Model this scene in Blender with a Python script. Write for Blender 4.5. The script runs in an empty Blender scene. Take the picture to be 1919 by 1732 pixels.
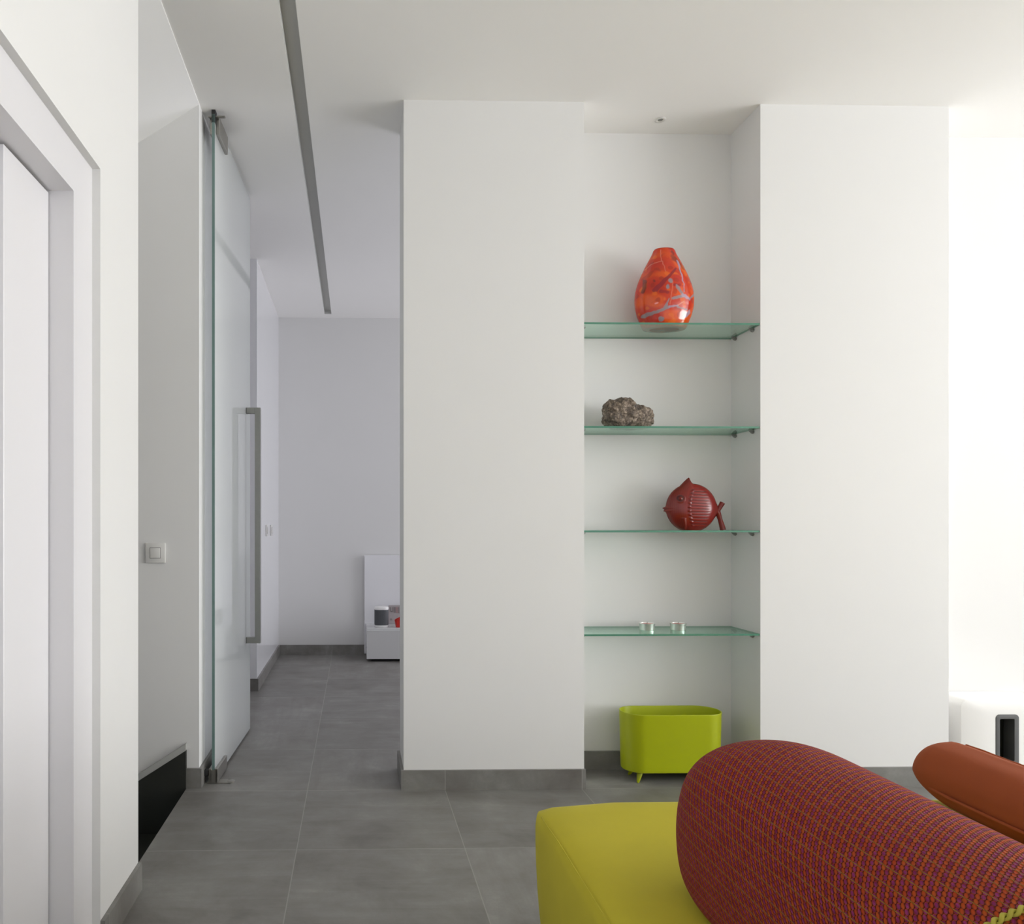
import bpy, bmesh, math, random
import numpy as np
from mathutils import Vector, Matrix, noise
random.seed(7)
S = bpy.context.scene
COL = S.collection
PI = math.pi
R = math.radians

# ------------------------------------------------------------------ camera
cam = bpy.data.cameras.new('camera')
camo = bpy.data.objects.new('camera', cam)
COL.objects.link(camo)
camo.location = (0, 0, 1.10)
camo.rotation_euler = (R(90), 0, R(-1.2))
cam.sensor_width = 36
cam.lens = 1408 / 1919 * 36
cam.shift_x = (959.5 - 696) / 1919
cam.shift_y = (985 - 866) / 1919
cam.clip_start = 0.02
S.camera = camo

# ------------------------------------------------------------------ light
w = bpy.data.worlds.new('sky'); S.world = w; w.use_nodes = True
bg = w.node_tree.nodes['Background']
bg.inputs[0].default_value = (0.72, 0.84, 1.0, 1)
bg.inputs[1].default_value = 0.45

def area(name, loc, rot, sx, sy, power, color, spread=180):
    l = bpy.data.lights.new(name, 'AREA'); l.shape = 'RECTANGLE'
    l.size = sx; l.size_y = sy; l.energy = power; l.color = color; l.spread = R(spread)
    o = bpy.data.objects.new(name, l); COL.objects.link(o)
    o.location = loc; o.rotation_euler = rot
    return o
# daylight coming in at the window openings
area('daylight_side_window', (8.22, 0.20, 1.30), (0, R(64), 0), 2.4, 5.0, 98, (0.84, 0.92, 1.0))        # sky
area('daylight_side_window', (8.12, 0.20, 1.30), (0, R(147), 0), 2.4, 5.0, 548, (1.0, 0.985, 0.975))       # bounce from the terrace
area('daylight_rear_window', (1.6, -3.15, 1.30), (R(-128), 0, R(180)), 3.6, 2.4, 24, (1.0, 0.98, 0.95))
area('daylight_far_room_window', (3.62, 5.2, 1.25), (0, R(90), 0), 2.2, 2.0, 64, (0.92, 0.92, 1.0))

S.view_settings.view_transform = 'Standard'
S.view_settings.look = 'None'
S.view_settings.gamma = 1
S.view_settings.use_curve_mapping = False
S.view_settings.exposure = 0.0
S.cycles.max_bounces = 10
S.cycles.diffuse_bounces = 6
S.cycles.glossy_bounces = 4
S.cycles.transparent_max_bounces = 16
S.cycles.caustics_reflective = False
S.cycles.caustics_refractive = False
S.cycles.sample_clamp_indirect = 6

# ------------------------------------------------------------------ materials
def srgb(r, g, b):
    f = lambda v: (v/255/12.92) if v/255 <= 0.04045 else ((v/255+0.055)/1.055)**2.4
    return (f(r), f(g), f(b), 1)

class NT:
    def __init__(s, m): s.t = m.node_tree; s.n = s.t.nodes; s.l = s.t.links
    def add(s, typ, **kw):
        n = s.n.new(typ)
        for k, v in kw.items(): setattr(n, k, v)
        return n
    def put(s, sock, v):
        if hasattr(v, 'is_output') or isinstance(v, bpy.types.NodeSocket): s.l.new(v, sock)
        else: sock.default_value = v
    def math(s, op, a, b=0.0, c=None, clamp=False):
        n = s.add('ShaderNodeMath', operation=op); n.use_clamp = clamp
        s.put(n.inputs[0], a); s.put(n.inputs[1], b)
        if c is not None: s.put(n.inputs[2], c)
        return n.outputs[0]
    def mix(s, f, a, b):
        n = s.add('ShaderNodeMix', data_type='RGBA')
        s.put(n.inputs[0], f); s.put(n.inputs[6], a); s.put(n.inputs[7], b)
        return n.outputs[2]
    def noise(s, vec, scale, detail=4, rough=0.55, dist=0):
        n = s.add('ShaderNodeTexNoise'); n.inputs['Scale'].default_value = scale
        n.inputs['Detail'].default_value = detail; n.inputs['Roughness'].default_value = rough
        n.inputs['Distortion'].default_value = dist
        if vec is not None: s.l.new(vec, n.inputs['Vector'])
        return n.outputs['Fac']
    def ramp(s, f, stops):
        n = s.add('ShaderNodeValToRGB'); e = n.color_ramp.elements
        while len(e) < len(stops): e.new(0.5)
        for i, (p, c) in enumerate(stops): e[i].position = p; e[i].color = c
        s.l.new(f, n.inputs[0]); return n.outputs[0]
    def bump(s, h, strength, dist):
        n = s.add('ShaderNodeBump'); n.inputs['Strength'].default_value = strength
        n.inputs['Distance'].default_value = dist; s.l.new(h, n.inputs['Height']); return n.outputs[0]

def mat(name, color=(0.8, 0.8, 0.8, 1), rough=0.5, metal=0, coat=0, sheen=0, ior=1.5):
    m = bpy.data.materials.new(name); m.use_nodes = True
    b = m.node_tree.nodes['Principled BSDF']
    b.inputs['Base Color'].default_value = color
    b.inputs['Roughness'].default_value = rough
    b.inputs['Metallic'].default_value = metal
    b.inputs['Coat Weight'].default_value = coat
    b.inputs['Sheen Weight'].default_value = sheen
    b.inputs['IOR'].default_value = ior
    return m, b, NT(m)

def objco(t):
    return t.add('ShaderNodeTexCoord').outputs['Object']

def fine(name, color, rough, var=0.04, scale=30, bump=0.0, bdist=0.001, **kw):
    m, b, t = mat(name, color, rough, **kw)
    c = objco(t); n = t.noise(c, scale)
    dark = tuple(v * (1 - var) for v in color[:3]) + (1,)
    lite = tuple(min(1, v * (1 + var)) for v in color[:3]) + (1,)
    t.l.new(t.mix(n, dark, lite), b.inputs['Base Color'])
    if bump: t.l.new(t.bump(t.noise(c, scale * 8), bump, bdist), b.inputs['Normal'])
    return m

M = {}
M['plaster'] = fine('white_plaster', (0.755, 0.752, 0.742, 1), 0.75, 0.012, 3, 0.12, 0.0006)
M['ceiling'] = fine('white_ceiling_paint', (0.91, 0.90, 0.88, 1), 0.8, 0.01, 3)
M['lacquer'] = fine('white_lacquer', (0.745, 0.735, 0.755, 1), 0.32, 0.01, 4)
M['gloss_white'] = fine('glossy_white_panel', (0.82, 0.82, 0.84, 1), 0.12, 0.01, 4)
M['cabinet'] = fine('shaded_white_lacquer', (0.62, 0.62, 0.62, 1), 0.18, 0.01, 4)  # white lacquer toned down; shade of the camera-facing front put into the colour
M['switch'] = fine('switch_plastic', (0.70, 0.69, 0.67, 1), 0.35, 0.01, 10)
M['dark_gap'] = fine('dark_gap', (0.015, 0.014, 0.014, 1), 0.8, 0.1, 10)
M['steel'] = fine('brushed_steel', (0.36, 0.35, 0.32, 1), 0.38, 0.08, 40, metal=1)
M['steel_dull'] = fine('dull_steel', (0.30, 0.30, 0.28, 1), 0.42, 0.08, 40, metal=0.9)
M['steel_dark'] = fine('dark_hinge_metal', (0.02, 0.02, 0.02, 1), 0.5, 0.1, 40)
M['tin'] = fine('candle_tin', (0.86, 0.85, 0.82, 1), 0.36, 0.04, 60, metal=1)
M['wax'] = fine('pink_wax', (0.55, 0.20, 0.17, 1), 0.45, 0.08, 40)
M['wick'] = fine('wick', (0.05, 0.04, 0.03, 1), 0.9, 0.1, 90)
M['lime'] = fine('lime_enamel', srgb(166, 176, 0), 0.40, 0.03, 8)
M['sub_white'] = fine('matt_white_shell', (0.86, 0.85, 0.83, 1), 0.4, 0.01, 9)
M['sub_gray'] = fine('slot_gray', (0.085, 0.085, 0.085, 1), 0.5, 0.05, 30)
M['sub_dark'] = fine('slot_interior', (0.006, 0.007, 0.003, 1), 0.35, 0.2, 30)
M['spk_gray'] = fine('speaker_grille', (0.085, 0.088, 0.095, 1), 0.6, 0.15, 600)
M['red_cup'] = fine('red_plastic', (0.60, 0.03, 0.02, 1), 0.35, 0.05, 20)
M['grey_board'] = fine('card_grey', (0.42, 0.38, 0.38, 1), 0.6, 0.06, 40)
M['ink'] = fine('card_ink', (0.16, 0.14, 0.14, 1), 0.6, 0.06, 40)
M['ink_pink'] = fine('card_pink_ink', (0.42, 0.22, 0.22, 1), 0.6, 0.06, 40)
M['stair_dark'] = fine('dark_stair_finish', (0.018, 0.019, 0.015, 1), 0.55, 0.15, 6)
M['stair_cap'] = fine('grey_stair_trim', (0.42, 0.42, 0.40, 1), 0.5, 0.05, 20)
M['slot'] = fine('grey_slot_paint', (0.62, 0.62, 0.60, 1), 0.8, 0.02, 5)
M['window_frame'] = fine('white_window_frame', (0.75, 0.75, 0.75, 1), 0.4, 0.02, 8)
M['black_foot'] = fine('black_plastic_foot', (0.02, 0.02, 0.02, 1), 0.6, 0.1, 30)

def slate():
    m, b, t = mat('grey_porcelain_slate', rough=0.42)
    c = objco(t)
    sep = t.add('ShaderNodeSeparateXYZ'); t.l.new(c, sep.inputs[0])
    P = 0.572; G = 0.0017
    x = t.math('DIVIDE', t.math('SUBTRACT', sep.outputs[0], -0.200), P)
    y = t.math('DIVIDE', t.math('SUBTRACT', sep.outputs[1], 3.123), P * 0.9965)
    def joint(v):
        f = t.math('FRACT', v)
        d = t.math('MINIMUM', f, t.math('SUBTRACT', 1.0, f))
        return t.math('LESS_THAN', d, G / P)
    j = t.math('MAXIMUM', joint(x), joint(y))
    comb = t.add('ShaderNodeCombineXYZ')
    t.l.new(t.math('FLOOR', x), comb.inputs[0]); t.l.new(t.math('FLOOR', y), comb.inputs[1])
    wn = t.add('ShaderNodeTexWhiteNoise', noise_dimensions='3D'); t.l.new(comb.outputs[0], wn.inputs['Vector'])
    # per tile offset of the stone texture
    va = t.add('ShaderNodeVectorMath', operation='MULTIPLY_ADD')
    t.l.new(wn.outputs['Color'], va.inputs[0]); va.inputs[1].default_value = (9, 9, 9); t.l.new(c, va.inputs[2])
    v = va.outputs[0]
    def stretched(sx, sy, scale):
        mp = t.add('ShaderNodeMapping'); mp.inputs['Scale'].default_value = (sx, sy, 1)
        t.l.new(v, mp.inputs[0]); return t.noise(mp.outputs[0], scale, 8, 0.62, 0.6)
    horiz = stretched(0.35, 2.2, 5); vert = stretched(2.6, 0.35, 5)
    sel = t.math('GREATER_THAN', wn.outputs['Value'], 0.5)
    streak = t.math('ADD', t.math('MULTIPLY', horiz, t.math('SUBTRACT', 1.0, sel)), t.math('MULTIPLY', vert, sel))
    cloud = t.noise(v, 4.5, 8, 0.65, 0.3)
    f = t.math('ADD', t.math('MULTIPLY', streak, 0.36), t.math('MULTIPLY', cloud, 0.64))
    col = t.ramp(f, [(0.34, (0.130, 0.119, 0.107, 1)), (0.45, (0.186, 0.176, 0.162, 1)), (0.55, (0.232, 0.226, 0.212, 1)), (0.67, (0.315, 0.31, 0.29, 1))])
    tone = t.add('ShaderNodeHueSaturation'); t.l.new(col, tone.inputs['Color'])
    t.l.new(t.math('ADD', t.math('MULTIPLY', wn.outputs['Value'], 0.20), 0.90), tone.inputs['Value'])
    grain = t.noise(c, 140, 3)
    col2 = t.mix(t.math('MULTIPLY', grain, 0.35), tone.outputs[0], (0.16, 0.155, 0.145, 1))
    col3 = t.mix(t.math('MULTIPLY', j, 0.55), col2, (0.36, 0.35, 0.32, 1))
    t.l.new(col3, b.inputs['Base Color'])
    t.l.new(t.math('ADD', t.math('MULTIPLY', f, 0.25), 0.32), b.inputs['Roughness'])
    hgt = t.math('SUBTRACT', t.math('MULTIPLY', f, 0.6), j)
    t.l.new(t.bump(hgt, 0.35, 0.001), b.inputs['Normal'])
    return m
M['slate'] = slate()

def glass(name, tint, satin=0.0, satin_col=(0.7, 0.72, 0.71, 1), sheen=(1, 1, 1, 1)):
    m = bpy.data.materials.new(name); m.use_nodes = True
    t = NT(m); t.n.clear()
    out = t.add('ShaderNodeOutputMaterial')
    geo = t.add('ShaderNodeNewGeometry')
    ior = t.math('ADD', 1.5, t.math('MULTIPLY', geo.outputs['Backfacing'], 1 / 1.5 - 1.5))
    fr = t.add('ShaderNodeFresnel'); t.l.new(ior, fr.inputs['IOR'])
    tr = t.add('ShaderNodeBsdfTransparent'); tr.inputs[0].default_value = tint
    base = tr.outputs[0]
    if satin:
        di = t.add('ShaderNodeBsdfDiffuse'); di.inputs[0].default_value = satin_col
        tl = t.add('ShaderNodeBsdfTranslucent'); tl.inputs[0].default_value = satin_col
        m1 = t.add('ShaderNodeMixShader'); m1.inputs[0].default_value = 0.45
        t.l.new(di.outputs[0], m1.inputs[1]); t.l.new(tl.outputs[0], m1.inputs[2])
        m2 = t.add('ShaderNodeMixShader'); m2.inputs[0].default_value = satin
        t.l.new(tr.outputs[0], m2.inputs[1]); t.l.new(m1.outputs[0], m2.inputs[2])
        base = m2.outputs[0]
    gl = t.add('ShaderNodeBsdfGlossy'); gl.inputs['Roughness'].default_value = 0.0
    gl.inputs['Color'].default_value = sheen
    mx = t.add('ShaderNodeMixShader')
    t.l.new(fr.outputs[0], mx.inputs[0]); t.l.new(base, mx.inputs[1]); t.l.new(gl.outputs[0], mx.inputs[2])
    t.l.new(mx.outputs[0], out.inputs[0])
    return m
M['glass_shelf'] = glass('greenish_shelf_glass', (0.86, 0.95, 0.912, 1), sheen=(0.80, 0.97, 0.89, 1))
M['glass_door'] = glass('clear_door_glass', (0.965, 0.98, 0.975, 1), 0.68, (0.93, 0.95, 0.94, 1))
M['glass_edge'] = fine('green_glass_edge', srgb(78, 132, 110), 0.15, 0.06, 4)
M['glass_edge_pale'] = fine('pale_glass_edge', srgb(112, 136, 132), 0.12, 0.06, 4)

def suede(name, c1, c2):
    m, b, t = mat(name, c1, 0.85, sheen=0.12)
    b.inputs['Sheen Roughness'].default_value = 0.5
    b.inputs['Sheen Tint'].default_value = c2
    c = objco(t)
    n = t.noise(c, 5, 6, 0.6, 0.4)
    col = t.mix(n, tuple(v * 0.86 for v in c1[:3]) + (1,), tuple(v * 1.12 for v in c1[:3]) + (1,))
    t.l.new(col, b.inputs['Base Color'])
    t.l.new(t.bump(t.noise(c, 900, 2), 0.25, 0.0006), b.inputs['Normal'])
    return m
M['yellow'] = suede('mustard_yellow_suede', srgb(186, 174, 34), srgb(225, 218, 120))
M['rust'] = suede('rust_orange_cotton', srgb(150, 68, 24), srgb(190, 110, 70))

def knit():
    m, b, t = mat('orange_magenta_beaded_weave', rough=0.9, sheen=0.0)
    b.inputs['Specular IOR Level'].default_value = 0.25
    uv = t.add('ShaderNodeTexCoord').outputs['UV']
    sep = t.add('ShaderNodeSeparateXYZ'); t.l.new(uv, sep.inputs[0])
    u, v = sep.outputs[0], sep.outputs[1]
    vs = t.math('ADD', v, t.math('MULTIPLY', t.math('MODULO', t.math('ADD', t.math('FLOOR', u), 4000.0), 2.0), 0.5))
    fu, fv = t.math('FRACT', u), t.math('FRACT', vs)
    du, dv = t.math('SUBTRACT', fu, 0.5), t.math('SUBTRACT', fv, 0.5)
    r2 = t.math('ADD', t.math('MULTIPLY', du, du), t.math('MULTIPLY', dv, dv))
    dome = t.math('SQRT', t.math('MAXIMUM', t.math('SUBTRACT', 0.27, r2), 0.0))     # 0..0.52
    par = t.math('MODULO', t.math('ADD', t.math('FLOOR', u), 4000.0), 2.0)
    comb = t.add('ShaderNodeCombineXYZ')
    t.l.new(t.math('FLOOR', u), comb.inputs[0]); t.l.new(t.math('FLOOR', v), comb.inputs[1])
    wn = t.add('ShaderNodeTexWhiteNoise', noise_dimensions='3D'); t.l.new(comb.outputs[0], wn.inputs['Vector'])
    orange = t.mix(wn.outputs['Value'], srgb(160, 56, 13), srgb(166, 72, 17))
    purple = t.mix(wn.outputs['Value'], srgb(112, 24, 66), srgb(134, 44, 96))
    dot = t.math('MULTIPLY', par, t.math('GREATER_THAN', dome, 0.30))
    bead = t.mix(dot, orange, purple)
    base = srgb(74, 12, 8)
    inb = t.math('GREATER_THAN', dome, 0.12)
    col = t.mix(inb, base, bead)
    v2 = t.math('FRACT', t.math('MULTIPLY', v, 0.3333333))
    th = t.math('LESS_THAN', t.math('MINIMUM', v2, t.math('SUBTRACT', 1.0, v2)), 0.034)
    uw = t.math('LESS_THAN', t.math('ABSOLUTE', t.math('SUBTRACT', fu, 0.5)), 0.5)
    col2 = t.mix(th, col, srgb(132, 98, 26))
    th2 = t.math('MULTIPLY', th, t.math('GREATER_THAN', t.math('ABSOLUTE', du), 0.33))
    col3 = t.mix(th2, col2, srgb(150, 104, 40))
    t.l.new(col3, b.inputs['Base Color'])
    t.l.new(t.bump(dome, 1.0, 0.005), b.inputs['Normal'])
    return m
M['knit'] = knit()
M['braid'] = fine('olive_yellow_braid', srgb(168, 158, 52), 0.7, 0.2, 120)

def attr_mat(name, rough, coat=0.0, spec_bump=None, ior=1.5):
    m, b, t = mat(name, rough=rough, coat=coat, ior=ior)
    a = t.add('ShaderNodeAttribute'); a.attribute_name = 'tint'
    t.l.new(a.outputs['Color'], b.inputs['Base Color'])
    if spec_bump:
        t.l.new(t.bump(t.noise(objco(t), spec_bump[0]), spec_bump[1], spec_bump[2]), b.inputs['Normal'])
    return m
M['vase'] = attr_mat('orange_art_glass', 0.12, coat=0.15)
M['fish'] = attr_mat('oxblood_glazed_ceramic', 0.24, coat=0.0)

def rockmat():
    m, b, t = mat('brown_mineral', rough=0.55)
    c = objco(t)
    n1 = t.noise(c, 38, 8, 0.75, 0.6)
    n2 = t.noise(c, 120, 5, 0.7)
    f = t.math('ADD', t.math('MULTIPLY', n1, 0.6), t.math('MULTIPLY', n2, 0.4))
    col = t.ramp(f, [(0.40, (0.022, 0.018, 0.016, 1)), (0.47, (0.11, 0.08, 0.058, 1)), (0.53, (0.22, 0.17, 0.125, 1)), (0.62, (0.52, 0.42, 0.34, 1))])
    t.l.new(col, b.inputs['Base Color'])
    t.l.new(t.bump(n2, 0.9, 0.006), b.inputs['Normal'])
    return m
M['rock'] = rockmat()

# ------------------------------------------------------------------ mesh helpers
def box(bm, x0, x1, y0, y1, z0, z1, mi=0):
    vs = [bm.verts.new(p) for p in ((x0,y0,z0),(x1,y0,z0),(x1,y1,z0),(x0,y1,z0),(x0,y0,z1),(x1,y0,z1),(x1,y1,z1),(x0,y1,z1))]
    fs = []
    for idx in ((0,3,2,1),(4,5,6,7),(0,1,5,4),(1,2,6,5),(2,3,7,6),(3,0,4,7)):
        f = bm.faces.new([vs[i] for i in idx]); f.material_index = mi; fs.append(f)
    return vs

def bevel_box(bm, x0, x1, y0, y1, z0, z1, r, seg=3):
    t = bmesh.new(); box(t, x0, x1, y0, y1, z0, z1)
    bmesh.ops.bevel(t, geom=list(t.edges), offset=r, segments=seg, profile=0.5, affect='EDGES')
    merge(bm, t)

def merge(bm, t):
    me = bpy.data.meshes.new('tmp'); t.to_mesh(me); bm.from_mesh(me); bpy.data.meshes.remove(me); t.free()

def prism(bm, pts, axis, a, b):
    """extrude a closed polygon of 2D points along axis (0,1,2) from a to b"""
    def P(p, k):
        if axis == 0: return (k, p[0], p[1])
        if axis == 1: return (p[0], k, p[1])
        return (p[0], p[1], k)
    A = [bm.verts.new(P(p, a)) for p in pts]; B = [bm.verts.new(P(p, b)) for p in pts]
    n = len(pts)
    bm.faces.new(A); bm.faces.new(B[::-1])
    for i in range(n): bm.faces.new((A[i], B[i], B[(i+1) % n], A[(i+1) % n]))
    bmesh.ops.recalc_face_normals(bm, faces=list(bm.faces))

def rings(bm, loops, close=True, cap0=True, cap1=True):
    vs = [[bm.verts.new(p) for p in L] for L in loops]
    n = len(vs[0])
    for i in range(len(vs) - 1):
        for j in range(n if close else n - 1):
            k = (j + 1) % n
            bm.faces.new((vs[i][j], vs[i][k], vs[i+1][k], vs[i+1][j]))
    if cap0: bm.faces.new(vs[0][::-1])
    if cap1: bm.faces.new(vs[-1])
    bmesh.ops.recalc_face_normals(bm, faces=list(bm.faces))
    return vs

def tube(bm, pts, rad, seg=10):
    pts = [Vector(p) for p in pts]
    rads = rad if isinstance(rad, (list, tuple)) else [rad] * len(pts)
    loops = []
    up = Vector((0.013, 0.02, 1))
    for i, p in enumerate(pts):
        d = (pts[min(i+1, len(pts)-1)] - pts[max(i-1, 0)]).normalized()
        a = d.cross(up)
        if a.length < 0.05: a = d.cross(Vector((1, 0, 0)))
        a.normalize(); b2 = d.cross(a).normalized()
        loops.append([p + (a * math.cos(t) + b2 * math.sin(t)) * rads[i] for t in [2*PI*k/seg for k in range(seg)]])
    rings(bm, loops)

def lathe(bm, c, prof, seg=40, sy=1.0, cap0=True, cap1=True):
    loops = [[(c[0] + r*math.cos(2*PI*k/seg), c[1] + sy*r*math.sin(2*PI*k/seg), c[2] + z) for k in range(seg)] for r, z in prof]
    rings(bm, loops, cap0=cap0, cap1=cap1)

def link(name, bm, m, parent=None, origin=(0,0,0), smooth=False, mats=None, keep=False):
    if isinstance(bm, bpy.types.Mesh): me = bm; me.name = name
    else:
        me = bpy.data.meshes.new(name)
        bmesh.ops.translate(bm, verts=list(bm.verts), vec=-Vector(origin))
        bm.to_mesh(me); bm.free()
    for mm in (mats or [m]): me.materials.append(mm)
    if smooth is True:
        me.polygons.foreach_set('use_smooth', [True] * len(me.polygons))
    elif smooth:
        me.polygons.foreach_set('use_smooth', [True] * len(me.polygons))
        me.set_sharp_from_angle(angle=R(smooth))
    o = bpy.data.objects.new(name, me); COL.objects.link(o)
    if parent: o.parent = parent
    else: o.location = origin
    return o

def struct(name, bm, m, mats=None):
    o = link(name, bm, m, mats=mats); o['kind'] = 'structure'; return o

def empty(name, loc, rz=0):
    o = bpy.data.objects.new(name, None); COL.objects.link(o)
    o.location = loc; o.rotation_euler = (0, 0, rz); o.empty_display_size = 0.05
    return o

def tag(o, label, cat, group=None):
    o['label'] = label; o['category'] = cat
    if group: o['group'] = group
    return o

def copy_tree(o, parent=None):
    c = o.copy(); COL.objects.link(c); c.parent = parent
    for ch in [k for k in bpy.data.objects if k.parent == o]: copy_tree(ch, c)
    return c

# ------------------------------------------------------------------ the room
W = -0.657        # face of the long left wall
H = 2.873         # ceiling
PF = 3.125        # front of the piers
NB = 3.372        # back of the niche
WB = 3.400        # rear face of the niche wall
FY = 6.42         # far wall
RX = 8.30         # right wall (window side)
FRX = 3.70
BX = -3.20        # rear wall

bm = bmesh.new()
box(bm, -0.708, RX + .15, BX - .15, FY + .15, -0.12, 0)
box(bm, -1.4, -0.708, BX - .15, 2.285, -0.12, 0)
box(bm, -1.7, -0.708, 3.17, FY + .15, -0.12, 0)
struct('floor', bm, M['slate'])

# ceiling with the long linear slot
SX0, SX1, SY1 = -0.262, -0.203, 6.31
bm = bmesh.new()
box(bm, W, SX0, BX - .15, FY + .15, H, H + .2)
box(bm, SX1, RX + .15, BX - .15, FY + .15, H, H + .2)
box(bm, SX0, SX1, SY1, FY + .15, H, H + .2)
box(bm, SX0, SX1, BX - .15, -2.9, H, H + .2)
box(bm, -1.7, W, 3.17, FY + .15, H, H + .2)
struct('ceiling', bm, M['ceiling'])
bm = bmesh.new()
box(bm, SX0 - .0, SX0 + .002, -2.9, SY1, H + .001, H + .035)
box(bm, SX1 - .002, SX1, -2.9, SY1, H + .001, H + .035)
box(bm, SX0, SX1, -2.9, SY1, H + .035, H + .04)
box(bm, SX0 + .002, SX1 - .002, SY1 - .002, SY1, H + .001, H + .035)
struct('trim_1', bm, M['slot'])

# left wall, near part, with the stepped door reveal
YS, ZS = 1.948, 2.018        # outer step of the reveal
bm = bmesh.new()
box(bm, -0.80, W, YS, 2.285, 0, H)
box(bm, -0.80, W, 0.20, YS, ZS, H)
box(bm, -0.80, W, BX, 0.20, 0, H)
struct('wall_left', bm, M['plaster'])
# door casing, leaf
XC, XD = -0.678, -0.733
YO, ZO = 1.821, 1.905
d = empty('door_1', (XD, YO, 0)); d['kind'] = 'structure'
bm = bmesh.new()
box(bm, XD - .04, XC, YO, YS, 0, ZS)
box(bm, XD - .04, XC, 0.33, YO, ZO, ZS)
box(bm, XD - .04, XC, 0.20, 0.33, 0, ZS)
link('door_frame', bm, M['lacquer'], d, (XD, YO, 0))
bm = bmesh.new()
bevel_box(bm, XD - .035, XD - .003, 1.588, YO - .004, 0.008, ZO - .006, .0015, 1)
link('door_leaf', bm, M['lacquer'], d, (XD, YO, 0))
bm = bmesh.new()
bevel_box(bm, XD - .075, XD - .045, 0.34, 1.62, 0.008, ZO - .006, .0015, 1)
link('door_leaf', bm, M['lacquer'], d, (XD, YO, 0))
bm = bmesh.new()
box(bm, XD - .12, XD - .041, YO - .001, YO + .03, 0, ZO)
box(bm, XD - .12, XD - .09, 0.33, YO, 0, ZO)
link('door_pocket', bm, M['dark_gap'], d, (XD, YO, 0))

# stairwell opening: facing wall, sloped soffit, stairs going down to the left
bm = bmesh.new()
box(bm, -2.6, W, 3.17, 3.29, -1.5, H)
struct('wall_stairwell', bm, M['plaster'])
sl = 0.636
bm = bmesh.new()
prism(bm, [(W, 2.868), (-2.6, 2.858 - sl*(2.6+W)), (-2.6, H), (W, H)], 1, 2.285, 3.17)
struct('trim_2', bm, M['plaster'])
bm = bmesh.new()
box(bm, -2.6, -0.80, 2.165, 2.285, -1.5, H)
box(bm, -2.7, -2.6, 2.165, 3.29, -1.5, H)
struct('wall_stairwell_side', bm, M['plaster'])
bm = bmesh.new()
tread = 0.295
pts = [(-0.708, -0.1201), (-0.708, -0.185)]
x, z = -0.708, -0.185
top = []
for i in range(6):
    top.append((x, z)); x -= tread; top.append((x, z)); z -= 0.188
pts = top + [(x, z - .1), (-0.708, z - .1)]
prism(bm, pts, 1, 2.29, 3.165)
struct('trim_3', bm, M['stair_dark'])
# sloping dark skirting with its light capping on the stairwell wall
bm = bmesh.new()
prism(bm, [(-0.709, 0.160), (-0.709, -0.184), (-2.4, -0.184 - sl*1.691), (-2.4, 0.160 - sl*1.691)], 1, 3.150, 3.1695)
struct('trim_4', bm, M['stair_dark'])
bm = bmesh.new()
prism(bm, [(-0.709, 0.188), (-0.709, 0.1605), (-2.4, 0.1605 - sl*1.691), (-2.4, 0.188 - sl*1.691)], 1, 3.1485, 3.1695)
struct('trim_5', bm, M['stair_cap'])

# left wall beyond: corridor with a doorway recess
Y0R, Y1R = 4.22, 5.01
bm = bmesh.new()
box(bm, -0.80, W, 3.29, Y0R, 0, H)
box(bm, -0.80, W, Y1R, FY, 0, H)
box(bm, -1.55, -0.80, Y1R, Y1R + .12, 0, H)
box(bm, -1.55, -0.80, Y0R - .12, Y0R, 0, H)
box(bm, -2.37, -1.55, Y0R - .12, Y1R + .12, 0, H)
struct('wall_corridor_left', bm, M['gloss_white'])

bm = bmesh.new(); box(bm, -0.80, FRX + .12, FY, FY + .12, 0, H)
struct('wall_far', bm, M['plaster'])
# far room right wall with a window opening
bm = bmesh.new()
box(bm, FRX, FRX + .12, WB, 4.2, 0, H); box(bm, FRX, FRX + .12, 6.2, FY, 0, H)
box(bm, FRX, FRX + .12, 4.2, 6.2, 2.35, H); box(bm, FRX, FRX + .12, 4.2, 6.2, 0, 0.15)
struct('wall_far_right', bm, M['plaster'])
# niche wall: left pier, niche, right pier, set-back wall on the right
bm = bmesh.new()
box(bm, 0.200, 0.956, PF, WB, 0, H)
box(bm, 0.956, 1.702, NB, WB, 0, H)
box(bm, 1.702, 2.507, PF, WB, 0, H)
box(bm, 2.507, RX, NB, WB, 0, H)
struct('wall_niche', bm, M['plaster'])
# right wall (glazed side) and rear wall of the living room
bm = bmesh.new()
box(bm, RX, RX + .15, BX, -2.3, 0, H); box(bm, RX, RX + .15, 2.75, WB, 0, H)
box(bm, RX, RX + .15, -2.3, 2.75, 2.6, H)
struct('wall_right', bm, M['plaster'])
bm = bmesh.new()
box(bm, W - .15, -0.4, BX - .15, BX, 0, H); box(bm, 3.6, RX + .15, BX - .15, BX, 0, H)
box(bm, -0.4, 3.6, BX - .15, BX, 2.6, H)
struct('wall_rear', bm, M['plaster'])
def window(name, pts):
    bm = bmesh.new()
    for p in pts: box(bm, *p)
    struct(name, bm, M['window_frame'])
f = .05
window('window_1', [(RX+.05, RX+.1, -2.3, -2.3+f, 0, 2.6), (RX+.05, RX+.1, 2.75-f, 2.75, 0, 2.6), (RX+.05, RX+.1, .19, .26, f, 2.6-f),
                    (RX+.05, RX+.1, -2.3+f, 2.75-f, 2.6-f, 2.6), (RX+.05, RX+.1, -2.3+f, 2.75-f, 0, f)])
window('window_2', [(-.4, -.4+f, BX-.1, BX-.05, 0, 2.6), (3.6-f, 3.6, BX-.1, BX-.05, 0, 2.6), (1.57, 1.64, BX-.1, BX-.05, f, 2.6-f),
                    (-.4+f, 3.6-f, BX-.1, BX-.05, 2.6-f, 2.6), (-.4+f, 3.6-f, BX-.1, BX-.05, 0, f)])
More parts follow.
